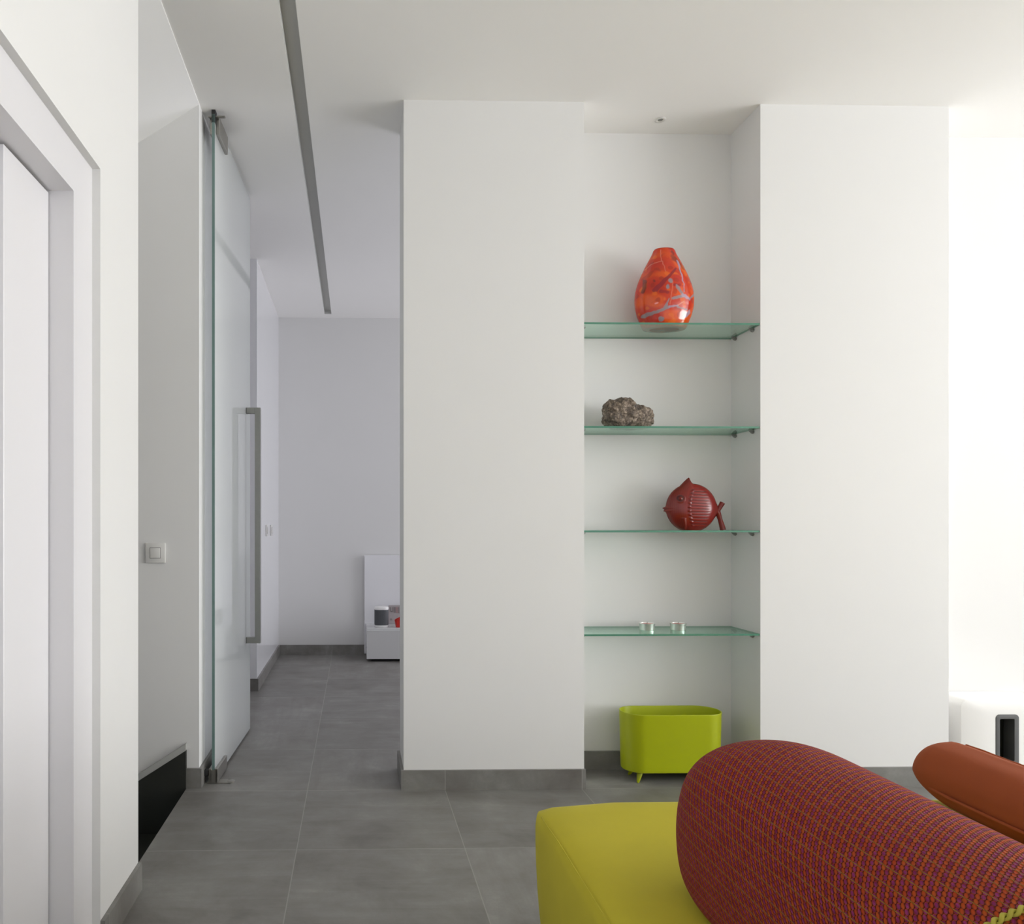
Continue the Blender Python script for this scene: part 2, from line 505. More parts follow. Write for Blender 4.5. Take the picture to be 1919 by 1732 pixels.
window('window_3', [(FRX+.04, FRX+.09, 4.2, 4.2+f, .15, 2.35), (FRX+.04, FRX+.09, 6.2-f, 6.2, .15, 2.35), (FRX+.04, FRX+.09, 5.17, 5.23, .15+f, 2.35-f),
                    (FRX+.04, FRX+.09, 4.2+f, 6.2-f, 2.35-f, 2.35), (FRX+.04, FRX+.09, 4.2+f, 6.2-f, .15, .15+f)])

# slate skirting
BT, BH = 0.012, 0.082
bm = bmesh.new(); box(bm, W, W + BT, YS, 2.285, 0, BH); struct('baseboard_left', bm, M['slate'])
bm = bmesh.new(); box(bm, -0.709, W + BT, 3.17 - BT, 3.17, 0, BH); box(bm, W, W + BT, 3.17, Y0R, 0, BH)
struct('baseboard_stairwell', bm, M['slate'])
bm = bmesh.new(); box(bm, -0.80, W + BT, Y1R - BT, Y1R, 0, BH); box(bm, W, W + BT, Y1R, FY, 0, BH)
struct('baseboard_corridor_left', bm, M['slate'])
bm = bmesh.new(); box(bm, W + BT, FRX, FY - BT, FY, 0, BH); struct('baseboard_far', bm, M['slate'])
bm = bmesh.new()
box(bm, 0.200 - BT, 0.956 + .004, PF - BT, PF, 0, BH); box(bm, 0.200 - BT, 0.200, PF, WB, 0, BH)
box(bm, 0.956, 1.702 - BT, NB - BT, NB, 0, BH); box(bm, 1.702 - BT, 1.702, PF, NB, 0, BH)
box(bm, 1.702 - BT, 2.507, PF - BT, PF, 0, BH)
struct('baseboard_niche', bm, M['slate'])
# low white ledge along the set-back wall
bm = bmesh.new(); bevel_box(bm, 2.509, RX - .01, NB - .022, NB, 0.0, 0.345, .003, 1)
struct('trim_6', bm, M['plaster'])

# ------------------------------------------------------------------ yellow ottoman sofa seat
def rounded_block(sx, sy, sz, r, n, puff=(0, 0, 0), taper=None):
    """rounded box of full size, centred at origin, made of an n-grid cube; puff bulges each face"""
    bm = bmesh.new()
    bmesh.ops.create_cube(bm, size=2)
    bmesh.ops.subdivide_edges(bm, edges=list(bm.edges), cuts=n, use_grid_fill=True)
    hx, hy, hz = sx/2, sy/2, sz/2
    for v in bm.verts:
        p = v.co
        u = [math.copysign(abs(a) ** 0.75, a) for a in p]
        q = Vector((u[0]*hx, u[1]*hy, u[2]*hz))
        k = Vector((max(-(hx-r), min(hx-r, q.x)), max(-(hy-r), min(hy-r, q.y)), max(-(hz-r), min(hz-r, q.z))))
        dd = q - k
        if dd.length > 1e-9:
            q = k + dd.normalized() * r
        a, b2, c = q.x/hx, q.y/hy, q.z/hz
        q.x += puff[0] * a * (1-b2*b2) * (1-c*c)
        q.y += puff[1] * b2 * (1-a*a) * (1-c*c)
        q.z += puff[2] * c * (1-a**4) * (1-b2**4)
        v.co = q
    return bm

SO = (1.375, 0.98, 0)
seat = empty('ottoman_seat', SO)
tag(seat, 'mustard yellow suede ottoman sofa seat under the cushions in the foreground', 'sofa')
bm = rounded_block(1.85, 1.92, 0.354, 0.040, 26, (0.016, 0.008, 0.002))
bmesh.ops.translate(bm, verts=list(bm.verts), vec=Vector((1.379, 0.98, 0.2188)))
for v in bm.verts:                       # the sides lean in slightly towards the floor, corners drop a little
    t = (0.395 - v.co.z) / 0.345
    k = 0.018 * max(0, t) ** 2.2
    v.co.x += k if v.co.x < 1.375 else -k
    if v.co.z > 0.3:
        ex = max(0, 1 - (v.co.x - 0.45) / 0.22); ey = max(0, 1 - (1.93 - v.co.y) / 0.25)
        v.co.z -= 0.016 * ex * ey
link('upholstery', bm, M['yellow'], seat, SO, smooth=True)
bm = bmesh.new()
pts = []
for i in range(40):
    y = 0.10 + (1.865 - 0.10) * i / 39
    a = (y - 0.98) / 0.95
    e = max(0, (y - 1.80) / 0.065)
    pts.append((0.4605 - 0.0075 * (1-a*a) + 0.004*e, y, 0.3862 - 0.0145 * max(0, 1-(1.93-y)/.25) - 0.003*e))
tube(bm, pts, 0.0016, 6)
link('seam', bm, M['yellow'], seat, SO, smooth=True)
for sx in (0.62, 2.12):
    for sy in (0.2, 1.76):
        bm = bmesh.new(); lathe(bm, (sx, sy, 0), [(0.022, 0), (0.026, 0.004), (0.03, 0.066)], 16)
        link('foot', bm, M['black_foot'], seat, SO, smooth=40)

# ------------------------------------------------------------------ knitted bolster
def catmull(P, n):
    out = []
    m = len(P)
    for i in range(m):
        p0, p1, p2, p3 = [np.array(P[(i+k-1) % m]) for k in range(4)]
        for j in range(n):
            t = j / n
            out.append(0.5*((2*p1)+(-p0+p2)*t+(2*p0-5*p1+4*p2-p3)*t*t+(-p0+3*p1-3*p2+p3)*t**3))
    return np.array(out)

def bolster():
    sec = catmull([(0.640, 0.402), (0.606, 0.425), (0.594, 0.49), (0.598, 0.57), (0.622, 0.640), (0.672, 0.686), (0.745, 0.707),
                   (0.826, 0.702), (0.890, 0.668), (0.937, 0.595), (0.950, 0.50), (0.93, 0.425), (0.88, 0.402), (0.75, 0.401)], 12)
    n = len(sec)
    seg = np.linalg.norm(np.roll(sec, -1, 0) - sec, axis=1)
    s = np.concatenate([[0], np.cumsum(seg)])
    cx, cz = 0.765, 0.53
    # profile along the length: (y, scale)
    prof = []
    Yn, Yf, L = 0.56, 1.52, 0.24
    for k in range(25):
        a = PI/2 * k/24; ss = math.sin(a) ** (2/2.7); tt = math.cos(a) ** (2/2.7)
        prof.append((Yn + .1*(1 - tt), max(ss, .004)))
    for k in range(1, 24): prof.append((Yn + .1 + (Yf - L - Yn - .1) * k/24, 1.0))
    for k in range(33):
        a = PI/2 * k/32; ss = math.cos(a) ** (2/2.6); tt = math.sin(a) ** (2/2.6)
        prof.append((Yf - L + L*tt, max(ss, .004)))
    V, UV = [], []
    arc = 0; last = None
    for (y, sc) in prof:
        r = sc * 0.16
        if last: arc += math.hypot(y - last[0], r - last[1])
        last = (y, r)
        V.append([(cx + (p[0]-cx)*sc, y, max(cz + (p[1]-cz)*sc, 0.4005)) for p in sec])
        UV.append(arc)
    me = bpy.data.meshes.new('bolster')
    vs = [v for L_ in V for v in L_]
    faces, uvs = [], []
    pitch = 0.0066
    for i in range(len(prof) - 1):
        for j in range(n):
            k = (j+1) % n
            faces.append((i*n+j, (i+1)*n+j, (i+1)*n+k, i*n+k))
            u0, u1, v0, v1 = UV[i]/pitch, UV[i+1]/pitch, s[j]/.0066, s[j+1]/.0066
            k0, k1 = s[j]*0.75/pitch, s[j+1]*0.75/pitch
            uvs += [u0-k0, v0, u1-k0, v0, u1-k1, v1, u0-k1, v1]
    o = Vector((0.765, 1.04, 0.4))
    me.from_pydata([Vector(v) - o for v in vs], [], faces)
    uvl = me.uv_layers.new(name='UVMap'); uvl.data.foreach_set('uv', uvs)
    me.update()
    return me, o, sec
me, o, sec = bolster()
bol = empty('bolster_cushion', o)
tag(bol, 'large rounded bolster cushion in dotted orange and magenta weave lying on the yellow seat', 'cushion')
link('cover', me, M['knit'], bol, o, smooth=True)
bm = bmesh.new()                         # twisted yellow braid running round it near the close end
loop = [Vector((p[0], 0.770, p[1])) for p in sec]
cen = Vector((0.765, 0.77, 0.53))
L = []
acc = 0
M2 = len(loop)
for s2 in range(2):
    pts = []
    for i in range(M2 + 1):
        for q in range(3):
            if i == M2 and q: break
            a = loop[i % M2].lerp(loop[(i+1) % M2], q/3)
            ph = (i*3+q) * 0.62 + s2*PI
            out = (a - cen).normalized()
            pts.append(a + out * (0.0022 + 0.0022*math.cos(ph)) + Vector((0, 0.0026*math.sin(ph), 0)))
    tube(bm, pts, 0.0024, 5)
link('braid_piping', bm, M['braid'], bol, o, smooth=True)

# ------------------------------------------------------------------ rust cushion
RO = Vector((1.600, 1.545, 0.4))
rc = empty('throw_cushion', RO)
tag(rc, 'plain rust orange cushion lying behind the dotted bolster at the right edge', 'cushion')
bm = rounded_block(0.39, 0.76, 0.146, 0.070, 40, (0.004, 0.004, 0.006))
for v in bm.verts:
    c_ = v.co
    if c_.z < 0:
        k = -c_.z / 0.073
        if c_.y > 0.2: c_.y -= 0.10 * k**1.5 * (c_.y - 0.2) / 0.18
        if c_.x < 0: c_.x += 0.004 * k * (-c_.x / 0.25)
    if c_.z > -0.02 and c_.x > -0.10: c_.z -= 0.34 * (c_.x + 0.10) * min(1, (c_.z + 0.02)/0.06)
    q = Vector((c_.x*6, c_.y*4, c_.z*6))
    n_ = c_.normalized()
    c_ += Vector((n_.x*.3, n_.y*.3, 1 if c_.z > 0 else -.2)).normalized() * (noise.noise(q)*0.009 + noise.noise(Vector((q.x*4, q.y*1.6, q.z*3)))*0.0045)
    c_.z = max(c_.z, -0.0725)
bmesh.ops.translate(bm, verts=list(bm.verts), vec=RO + Vector((0.008, 0, 0.0735)))
top_pts = {}
def top_at(x, y):
    best = min((v for v in bm.verts if v.co.z > RO.z + .08), key=lambda v: (v.co.x-x)**2 + (v.co.y-y)**2)
    return best.co.z
seam1 = []
for i in range(60):
    y = RO.y - .32 + .62*i/59
    x = RO.x - .070 + .005*math.sin(i*.4)
    seam1.append((x, y, top_at(x, y) - .0008))
for i in range(2, 58):
    seam1[i] = (seam1[i][0], seam1[i][1], sum(seam1[j][2] for j in range(i-2, i+3))/5)
seam2 = []
def side_pt(a):
    cx_, sy_ = math.cos(a), math.sin(a)
    k = (abs(cx_)**5 + abs(sy_)**5) ** (-1/5)
    return Vector((RO.x + cx_*k*0.194, RO.y + sy_*k*0.360 - (0.012 if sy_ > .9 else 0), RO.z + 0.052))
for i in range(121): seam2.append(side_pt(2*PI*i/120))
link('cover', bm, M['rust'], rc, RO, smooth=True)
for pts in (seam1, seam2):
    bm = bmesh.new(); tube(bm, pts, 0.0042, 8)
    link('seam', bm, M['rust'], rc, RO, smooth=True)

# ------------------------------------------------------------------ glass shelves in the niche
def shelf_proto(z):
    O = (0.9575, PF + .002, z)
    t = empty('glass_shelf', O)
    bm = bmesh.new()
    vs = box(bm, 0.9575, 1.7005, PF + .003, NB - .001, z - .008, z)
    for f_ in bm.faces:
        nz = abs(f_.calc_center_median().z - (z - .004))
        f_.material_index = 0 if nz > .003 else 1
    link('pane', bm, None, t, O, mats=[M['glass_shelf'], M['glass_edge']])
    for (x, s_) in ((0.956, 1), (1.702, -1)):
        for y in (3.178, 3.325):
            bm = bmesh.new()
            zz = z - .008
            # pin in the wall with a small angled tongue under the glass
            tube(bm, [(x, y, zz - .009), (x + s_*.010, y, zz - .009)], 0.0055, 10)
            prism_pts = [(x + s_*.004, zz - .017), (x + s_*.010, zz - .015), (x + s_*.021, zz - .004), (x + s_*.021, zz - .0002), (x + s_*.002, zz - .0002)]
            t2 = bmesh.new(); prism(t2, prism_pts, 1, y - .004, y + .004); merge(bm, t2)
            link('shelf_pin', bm, M['steel_dull'], t, O, smooth=35)
    return t
sh = shelf_proto(1.952)
labs = ['topmost clear glass shelf in the niche, carrying the orange vase',
        'clear glass shelf in the niche carrying the brown rock',
        'clear glass shelf in the niche carrying the red ceramic fish',
        'lowest clear glass shelf in the niche, carrying two tealights']
for i, z in enumerate((1.952, 1.517, 1.079, 0.644)):
    o = sh if i == 0 else copy_tree(sh)
    o.location.z = z
    tag(o, labs[i], 'shelf', 'glass shelves in the wall niche')

# ------------------------------------------------------------------ vase
def tint_mesh(name, V, F, C, org, smooth=True):
    me = bpy.data.meshes.new(name)
    me.from_pydata((np.asarray(V) - np.array(org)).tolist(), [], F)
    a = me.color_attributes.new(name='tint', type='FLOAT_COLOR', domain='POINT')
    cc = np.ones((len(V), 4)); cc[:, :3] = C
    a.data.foreach_set('color', cc.ravel())
    me.update()
    return me

def grid_faces(nr, nc):
    return [(i*nc+j, i*nc+(j+1) % nc, (i+1)*nc+(j+1) % nc, (i+1)*nc+j) for i in range(nr-1) for j in range(nc)]

def segd(px, pz, a, b):
    ax, az = a; bx, bz = b
    dx, dz = bx-ax, bz-az
    t = np.clip(((px-ax)*dx + (pz-az)*dz) / (dx*dx+dz*dz), 0, 1)
    return np.hypot(px-(ax+t*dx), pz-(az+t*dz)), t

def lin(r, g, b): return np.array(srgb(r, g, b)[:3])

def vase():
    c = (1.343, 3.245, 1.952)
    prof = [(0.062, 0.0), (0.090, 0.001), (0.094, 0.006), (0.105, 0.03), (0.117, 0.06), (0.1255, 0.095), (0.128, 0.130), (0.1245, 0.165),
            (0.115, 0.200), (0.101, 0.235), (0.084, 0.270), (0.068, 0.300), (0.053, 0.327), (0.047, 0.343), (0.042, 0.3495), (0.036, 0.350), (0.031, 0.345)]
    P = np.array(prof)
    tt = np.linspace(0, len(P)-1, 260)
    rr = np.interp(tt, range(len(P)), P[:, 0]); zz = np.interp(tt, range(len(P)), P[:, 1])
    k = np.ones(9)/9
    rs = np.convolve(np.pad(rr, 4, 'edge'), k, 'valid')
    inner_r = np.linspace(0.030, 0.05, 20); inner_z = np.linspace(0.335, 0.10, 20)
    rs = np.concatenate([[0.0005], rs, inner_r, [0.0005]]); zz = np.concatenate([[0], zz, inner_z, [0.095]])
    nc = 300
    th = np.arange(nc)/nc*2*PI
    X = rs[:, None]*np.cos(th); Yd = rs[:, None]*0.66*np.sin(th); Z = zz[:, None]*np.ones(nc)
    x, y, z = X.ravel(), Yd.ravel(), Z.ravel()
    ph = np.tile(th, len(rs))
    N = len(x)
    base = lin(196, 50, 8)
    def nz(s, off, amp=1.0):
        return np.array([noise.noise(Vector((x[i]*s+off, y[i]*s, z[i]*s))) for i in range(N)])
    n1 = nz(14, 0); n2 = nz(34, 5); n3 = nz(70, 9)
    C = np.tile(base, (N, 1))
    def blend(mask, col):
        m_ = np.clip(mask, 0, 1)[:, None]
        C[:] = C*(1-m_) + col*m_
    blend(np.clip((n1-0.02)*3, 0, 1)*0.75, lin(186, 34, 14))
    blend(np.clip((-n1-0.05)*4, 0, 1)*0.75, lin(222, 84, 4))
    blend(np.clip((n2-0.28)*8, 0, 1)*0.55, lin(150, 34, 14))
    blend(np.clip((-n2-0.30)*8, 0, 1)*0.5, lin(232, 112, 14))
    wx = x + n2*0.004 + n3*.003; wz = z + n3*0.004
    front = (y < 0)
    # wine coloured smear, brown flecks, grey-lilac veins; coordinates in metres on the vase front
    def s(a, b, w0, w1, col, amt=1.0, soft=.0022):
        d_, t_ = segd(wx, wz, a, b)
        wd = w0 + (w1-w0)*t_
        blend(np.where(front, np.clip((wd-d_)/soft + .5, 0, 1)*amt, 0), col)
    # pixel (1160+px/8.66, 440+py/8.66) of the photo -> metres about the vase axis
    def q(px, py): return ((px - 720)/8.66/433, (1432 - py)/8.66/433 + 0.026)
    wine = lin(132, 22, 34); brown = lin(96, 34, 18); grey = lin(142, 124, 128); lil = lin(166, 142, 160); palr = lin(214, 124, 96)
    s(q(470, 960), q(830, 590), .0105, .0035, wine, .85)
    s(q(550, 990), q(650, 1010), .007, .007, wine, .7)
    s(q(310, 960), q(350, 770), .007, .006, brown, .8)
    s(q(465, 790), q(465, 820), .004, .004, brown, .8)
    s(q(800, 380), q(960, 570), .010, .009, brown, .55, .008)
    s(q(800, 300), q(820, 320), .006, .006, brown, .7)
    s(q(760, 890), q(850, 880), .006, .006, wine, .8)
    s(q(890, 620), q(900, 700), .004, .004, brown, .8)
    s(q(1090, 780), q(1130, 790), .006, .004, wine, .6)
    for a, b, w0, w1, c_ in ((q(880, 450), q(935, 990), .0040, .0020, lil), (q(800, 900), q(900, 1040), .0055, .0070, grey),
                        (q(730, 1110), q(900, 1060), .006, .007, grey), (q(900, 1050), q(1040, 1100), .0085, .004, lil),
                        (q(1040, 1080), q(1180, 970), .0035, .005, grey), (q(620, 1250), q(670, 1110), .0070, .0020, grey),
                        (q(340, 1340), q(520, 1300), .0085, .006, grey), (q(520, 1300), q(680, 1240), .006, .005, grey),
                        (q(680, 1240), q(830, 1215), .004, .003, lil), (q(830, 1210), q(920, 1140), .0022, .0015, palr),
                        (q(740, 830), q(690, 1200), .0012, .0012, palr), (q(620, 480), q(640, 650), .0012, .001, palr),
                        (q(370, 580), q(470, 500), .0010, .0014, palr), (q(470, 500), q(620, 470), .0014, .0014, palr),
                        (q(620, 260), q(605, 470), .0012, .0012, palr), (q(820, 1240), q(1000, 1260), .0035, .003, grey),
                        (q(960, 1370), q(1050, 1290), .007, .008, lil)):
        s(a, b, w0, w1, c_, .95)
    s(q(703, 815), q(703, 822), .0095, .0095, grey, 1); s(q(650, 910), q(650, 930), .0065, .0065, grey, 1)
    s(q(560, 1400), q(575, 1420), .008, .010, grey, 1)
    s(q(480, 1170), q(500, 1170), .003, .004, lin(240, 150, 140), 1)
    back = ~front
    blend(np.where(back & (np.abs(n1*2+n2) < .035), 1, 0)*.8, grey)
    # dark outline of the thick cased glass at the mouth
    blend(np.clip((z-.3465)*600, 0, 1)*.5, lin(120, 40, 24))
    V = np.stack([x+c[0], y+c[1], z+c[2]], 1)
    return tint_mesh('vase', V, grid_faces(len(rs), nc), C, c), c
me, c = vase()
o = link('vase', me, M['vase'], None, c, smooth=True)
tag(o, 'egg shaped orange glass vase with grey streaks on the top niche shelf', 'vase')

# ------------------------------------------------------------------ rock
bm = bmesh.new()
bmesh.ops.create_icosphere(bm, subdivisions=6, radius=1)
for v in bm.verts:
    p = v.co.normalized()
    k = (abs(p.x)**4.2 + abs(p.y)**3.4 + abs(p.z)**4.2) ** (-1/3.9)
    x, y, z = p.x*k*0.102, p.y*k*0.058, p.z*k*0.066 + 0.066
    if z > 0.03:                      # high knobbly left half, step down, lower right half
        t = min(1, max(0, (x + 0.004) / 0.034)); t = t*t*(3-2*t)
        z = 0.03 + (z - 0.03) * (1.02 - 0.30*t)
        z -= 0.008 * math.exp(-((x + 0.062)/0.010)**2)
        z -= max(0, x - 0.05) * 0.22
    q = Vector((x, y, z))
    dsp = noise.noise(q*26)*0.006 + noise.noise(q*60 + Vector((3,1,2)))*0.0055 + noise.noise(q*140)*0.0032
    q += p * dsp
    if q.x < -0.06: q.x += 0.012 * max(0, (0.04 - q.z)/0.04)
    q.z = max(q.z, 0.0)
    v.co = q + Vector((1.181, 3.240, 1.517))
o = link('rock', bm, M['rock'], None, (1.181, 3.240, 1.517), smooth=True)
tag(o, 'rough brown and black mineral rock on the second niche shelf', 'rock')

# ------------------------------------------------------------------ ceramic fish
def fish():
    O = np.array((1.462, 3.245, 1.079))
    FO = empty('fish_figurine', tuple(O))
    tag(FO, 'round glossy dark red ceramic fish standing on the third niche shelf', 'ornament')
    R0 = 0.1085; cz = 0.0980
    # outline radius as a function of angle (0 = tail side, 90 = up)
    def outline(a):
        x, z = math.cos(a), math.sin(a)
        r = R0 * (1 + 0.02*math.cos(2*a))
        deg = math.degrees(a) % 360
        # dorsal spike leaning back
        if 84 < deg < 119:
            if deg < 94.5: r += 0.027 * ((deg-84)/10.5) ** 2.6
            else: r += 0.027 * (max(0, (119-deg)/24.5)) ** 1.35
        # lips
        for c_, h_ in ((180.5, .010), (187.0, .007)):
            r += h_ * math.exp(-((deg-c_)/1.9)**2)
        r += 0.007 * math.exp(-((deg-183.5)/6)**2)
        # tail root
        r += 0.010 * math.exp(-((((deg+180) % 360)-180 + 6)/13)**2)
        return r
    nt, nr = 420, 90
    V, C = [], []
    red = lin(134, 28, 20); deep = lin(78, 12, 8); dk = lin(40, 8, 8); org = lin(140, 52, 14)
    for side in (1, -1):
        for i in range(nr+1):
            rho = math.sin(PI/2 * i/nr) if side == 1 else math.sin(PI/2 * (nr-i)/nr)
            if side == -1 and i == 0: continue
            for j in range(nt):
                a = 2*PI*j/nt
                r = R0*(1 + 0.02*math.cos(2*a)) * rho; r += (outline(a) - R0*(1 + 0.02*math.cos(2*a))) * rho**12
                x = r*math.cos(a); z = r*math.sin(a)
                thick = 0.046 * max(0, 1 - rho**2.4) ** 0.55
                y = -side * thick
                col = red.copy()
                # collar line curving over the body, grooves behind it
                xc = -0.022 + 0.95*abs(z-0.004)**1.35 if True else 0
                xc = -0.028 + 3.4*(z-0.0)**2
                if rho < 0.97:
                    dcol = x - xc
                    if 0.004 < dcol and x < 0.066 + 0.01*math.cos(z*40) and abs(z) < 0.086:
                        fade = min(1, (0.070-x)/0.02, (dcol-.004)/.004, (0.088-abs(z))/.01)
                        ph = (z + 0.05*(x**2)*8 * 0.1) * 2*PI/0.0128 + 0.5*math.sin(x*40)
                        g = (0.5 - 0.5*math.cos(ph)) ** 3
                        y += side * 0.0007 * g * max(0, fade)
                        col = col*(1-.72*g*max(0, fade)) + dk*(.72*g*max(0, fade))
                    if abs(dcol) < 0.010 and abs(z) < 0.080:
                        b_ = (math.sin(z*2*PI/0.0165) * 0.5 + 0.5) * math.exp(-(dcol/0.006)**2)
                        y -= side * 0.0024 * b_
                        col = col*(1-.7*(1-b_)*math.exp(-(dcol/.007)**2)) + dk*(.7*(1-b_)*math.exp(-(dcol/.007)**2))
                    if x < xc - .004:
                        t_ = min(1, (xc-.004-x)/.02)
                        col = col*(1-.45*t_) + deep*.45*t_
                        s_ = 0.5+0.5*math.sin(x*900)
                        col = col*(1-.18*s_) + org*.18*s_
                    de = math.hypot(x+0.063, z-0.040)
                    y -= side*(0.006*math.exp(-(de/0.0065)**2) + 0.0035*math.exp(-((de-0.0175)/0.003)**2)*.5)
                    ring = math.exp(-((de-0.0105)/0.0045)**2)
                    col = col*(1-.75*ring) + dk*.75*ring
                    # pelvic fin ridge
                    df, tf = abs((x+0.036) - 0.25*(z+0.098)*-1), z
                    if z < -0.045: y -= side*0.004*math.exp(-(df/0.007)**2)
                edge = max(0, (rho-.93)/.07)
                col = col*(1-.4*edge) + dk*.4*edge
                zz = z + cz
                if zz < 0.0: zz = 0.0
                V.append((x+O[0], y+O[1], zz+O[2])); C.append(col)
    F = []
    rows = 2*nr+1
    for i in range(rows-1):
        for j in range(nt):
            k = (j+1) % nt
            F.append((i*nt+j, i*nt+k, (i+1)*nt+k, (i+1)*nt+j))
    me = tint_mesh('body', V, F, np.array(C), O)
    link('body', me, M['fish'], FO, O, smooth=True)
    # forked tail: short upper prong, long lower prong reaching the shelf
    def prong(pts, ws, ys, name):
        bm = bmesh.new()
        loops = []
        P_ = [Vector(p) for p in pts]
        for i, p in enumerate(P_):
            d_ = (P_[min(i+1, len(P_)-1)] - P_[max(i-1, 0)]).normalized()
            nn = Vector((-d_.z, 0, d_.x))
            loops.append([p + nn*ws[i]*math.cos(t) + Vector((0, 1, 0))*ys[i]*math.sin(t) + Vector(O) for t in [2*PI*k/20 for k in range(20)]])
        rings(bm, loops)
        bmesh.ops.bevel(bm, geom=[e for e in bm.edges if e.is_boundary], offset=.001)
        me = bpy.data.meshes.new(name)
        bmesh.ops.translate(bm, verts=list(bm.verts), vec=-Vector(O)); bm.to_mesh(me); bm.free()
        a = me.color_attributes.new(name='tint', type='FLOAT_COLOR', domain='POINT')
        a.data.foreach_set('color', np.tile(np.append(lin(124, 34, 24), 1), len(me.vertices)))
        link(name, me, M['fish'], FO, O, smooth=40)
    prong([(0.098, 0, 0.074), (0.116, 0, 0.084), (0.129, 0, 0.105), (0.138, 0, 0.120)], [.013, .010, .010, .0115], [.012, .010, .010, .010], 'tail_fin')
    prong([(0.098, 0, 0.090), (0.118, 0, 0.078), (0.128, 0, 0.045), (0.138, 0, 0.012), (0.1405, 0, 0.0012)], [.014, .012, .0095, .012, .0125], [.012, .011, .010, .011, .011], 'tail_fin')
fish()

# ------------------------------------------------------------------ tealights
def tealight():
    O = (1.275, 3.262, 0.644)
    t = empty('tealight', O)
    r = 0.0330
    bm = bmesh.new()
    lathe(bm, O, [(r*.80, 0.0003), (r*.93, 0.0003), (r*.955, .003), (r*.975, .023), (r*1.03, .0265), (r*1.035, .0285), (r*1.0, .0290), (r*.955, .0265), (r*.94, .018), (r*.3, .0178)], 48)
    link('tin_cup', bm, M['tin'], t, O, smooth=30)
    bm = bmesh.new(); lathe(bm, O, [(r*.935, .0182), (r*.93, .0250), (r*.80, .0262), (r*.2, .0255)], 40)
    link('wax', bm, M['wax'], t, O, smooth=35)
    bm = bmesh.new(); tube(bm, [(O[0], O[1], O[2]+.0250), (O[0]+.001, O[1], O[2]+.034)], .0009, 6)
    link('wick', bm, M['wick'], t, O)
    return t
tl = tealight()
tag(tl, 'left one of two silver tealights on the lowest glass shelf', 'candle', 'tealights on the lowest glass shelf')
t2 = copy_tree(tl); t2.location = (1.4105, 3.258, 0.644)
tag(t2, 'right one of two silver tealights on the lowest glass shelf', 'candle', 'tealights on the lowest glass shelf')

# ------------------------------------------------------------------ lime planter
def stadium(cx, cy, hx, hy, n=24):
    """oval with straight long sides"""
    out = []
    s = hx - hy
    for k in range(n+1):
        a = -PI/2 + PI*k/n; out.append((cx + s + hy*math.cos(a), cy + hy*math.sin(a)))
    for k in range(n+1):
        a = PI/2 + PI*k/n; out.append((cx - s + hy*math.cos(a), cy + hy*math.sin(a)))
    return out
PO = (1.366, 3.238, 0)
pl = empty('planter', PO)
tag(pl, 'lime green oval metal planter on short legs standing in the niche', 'planter')
bm = bmesh.new()
loops = []
for (z, k) in ((.0485, -.008), (.0475, -.004), (.050, -.001), (.058, 0), (.290, .0055), (.2945, .0065), (.2965, .006), (.2970, .004), (.2960, .002), (.288, .0005), (.075, -.005), (.070, -.010)):
    loops.append([(p[0], p[1], z) for p in stadium(PO[0], PO[1], .212 + k, .080 + k)])
rings(bm, loops)
link('body', bm, M['lime'], pl, PO, smooth=40)
for sx in (-1, 1):
    for sy in (-1, 1):
        bm = bmesh.new()
        x0, y0 = PO[0] + sx*.140, PO[1] + sy*.030
        tube(bm, [(x0, y0, .049), (x0 + sx*.010, y0 + sy*.012, .028), (x0 + sx*.020, y0 + sy*.022, .003), (x0 + sx*.0205, y0 + sy*.0222, .0002)], [.0135, .0105, .0055, .003], 16)
        link('leg', bm, M['lime'], pl, PO, smooth=50)

# ------------------------------------------------------------------ downlight in the niche ceiling
DO = (1.330, 3.253, H)
o = empty('downlight', DO)
tag(o, 'tiny round white recessed downlight in the ceiling above the niche', 'light')
bm = bmesh.new(); lathe(bm, DO, [(.0225, 0), (.0235, -.002), (.0225, -.0035), (.014, -.0045), (.0115, -.003), (.0105, -.0002)], 40, cap0=False, cap1=False)
link('trim_ring', bm, M['switch'], o, DO, smooth=50)
bm = bmesh.new(); lathe(bm, DO, [(.0108, -.0005), (.0100, -.0025), (.004, -.0035)], 24)
link('lens', bm, M['steel_dull'], o, DO, smooth=50)

# ------------------------------------------------------------------ white subwoofer
def rrect(x0, x1, z0, z1, r, n=8):
    out = []
    for (cx, cz, a0) in ((x1-r, z1-r, 0), (x0+r, z1-r, 90), (x0+r, z0+r, 180), (x1-r, z0+r, 270)):
        for k in range(n+1):
            a = R(a0 + 90*k/n); out.append((cx + r*math.cos(a), cz + r*math.sin(a)))
    return out
UO = (2.780, 3.225, 0)
o = empty('subwoofer', UO)
tag(o, 'white rounded box subwoofer with a dark vertical slot beside the right pier', 'speaker')
x0, x1, z0, z1 = 2.579, 2.981, 0.005, 0.358
y0, y1 = 3.150, 3.308
sx0, sx1, sz0, sz1 = 2.730, 2.832, 0.075, 0.293
bm = bmesh.new()
def L(y, ins, rr): return [(p[0], y, p[1]) for p in rrect(x0+ins, x1-ins, z0+ins, z1-ins, rr)]
def Li(y, ins, rr): return [(p[0], y, p[1]) for p in rrect(sx0-ins, sx1+ins, sz0-ins, sz1+ins, rr)]
rings(bm, [Li(y1, 0, .016), L(y1, .006, .028), L(y1-.006, 0, .032), L(y0+.006, 0, .032), L(y0+.0015, .002, .031), L(y0, .006, .028), Li(y0, .0, .016), Li(y1, 0, .016)], cap0=False, cap1=False)
bmesh.ops.remove_doubles(bm, verts=list(bm.verts), dist=1e-5)
bmesh.ops.recalc_face_normals(bm, faces=list(bm.faces))
link('shell', bm, M['sub_white'], o, UO, smooth=35)
bm = bmesh.new()
g = .019
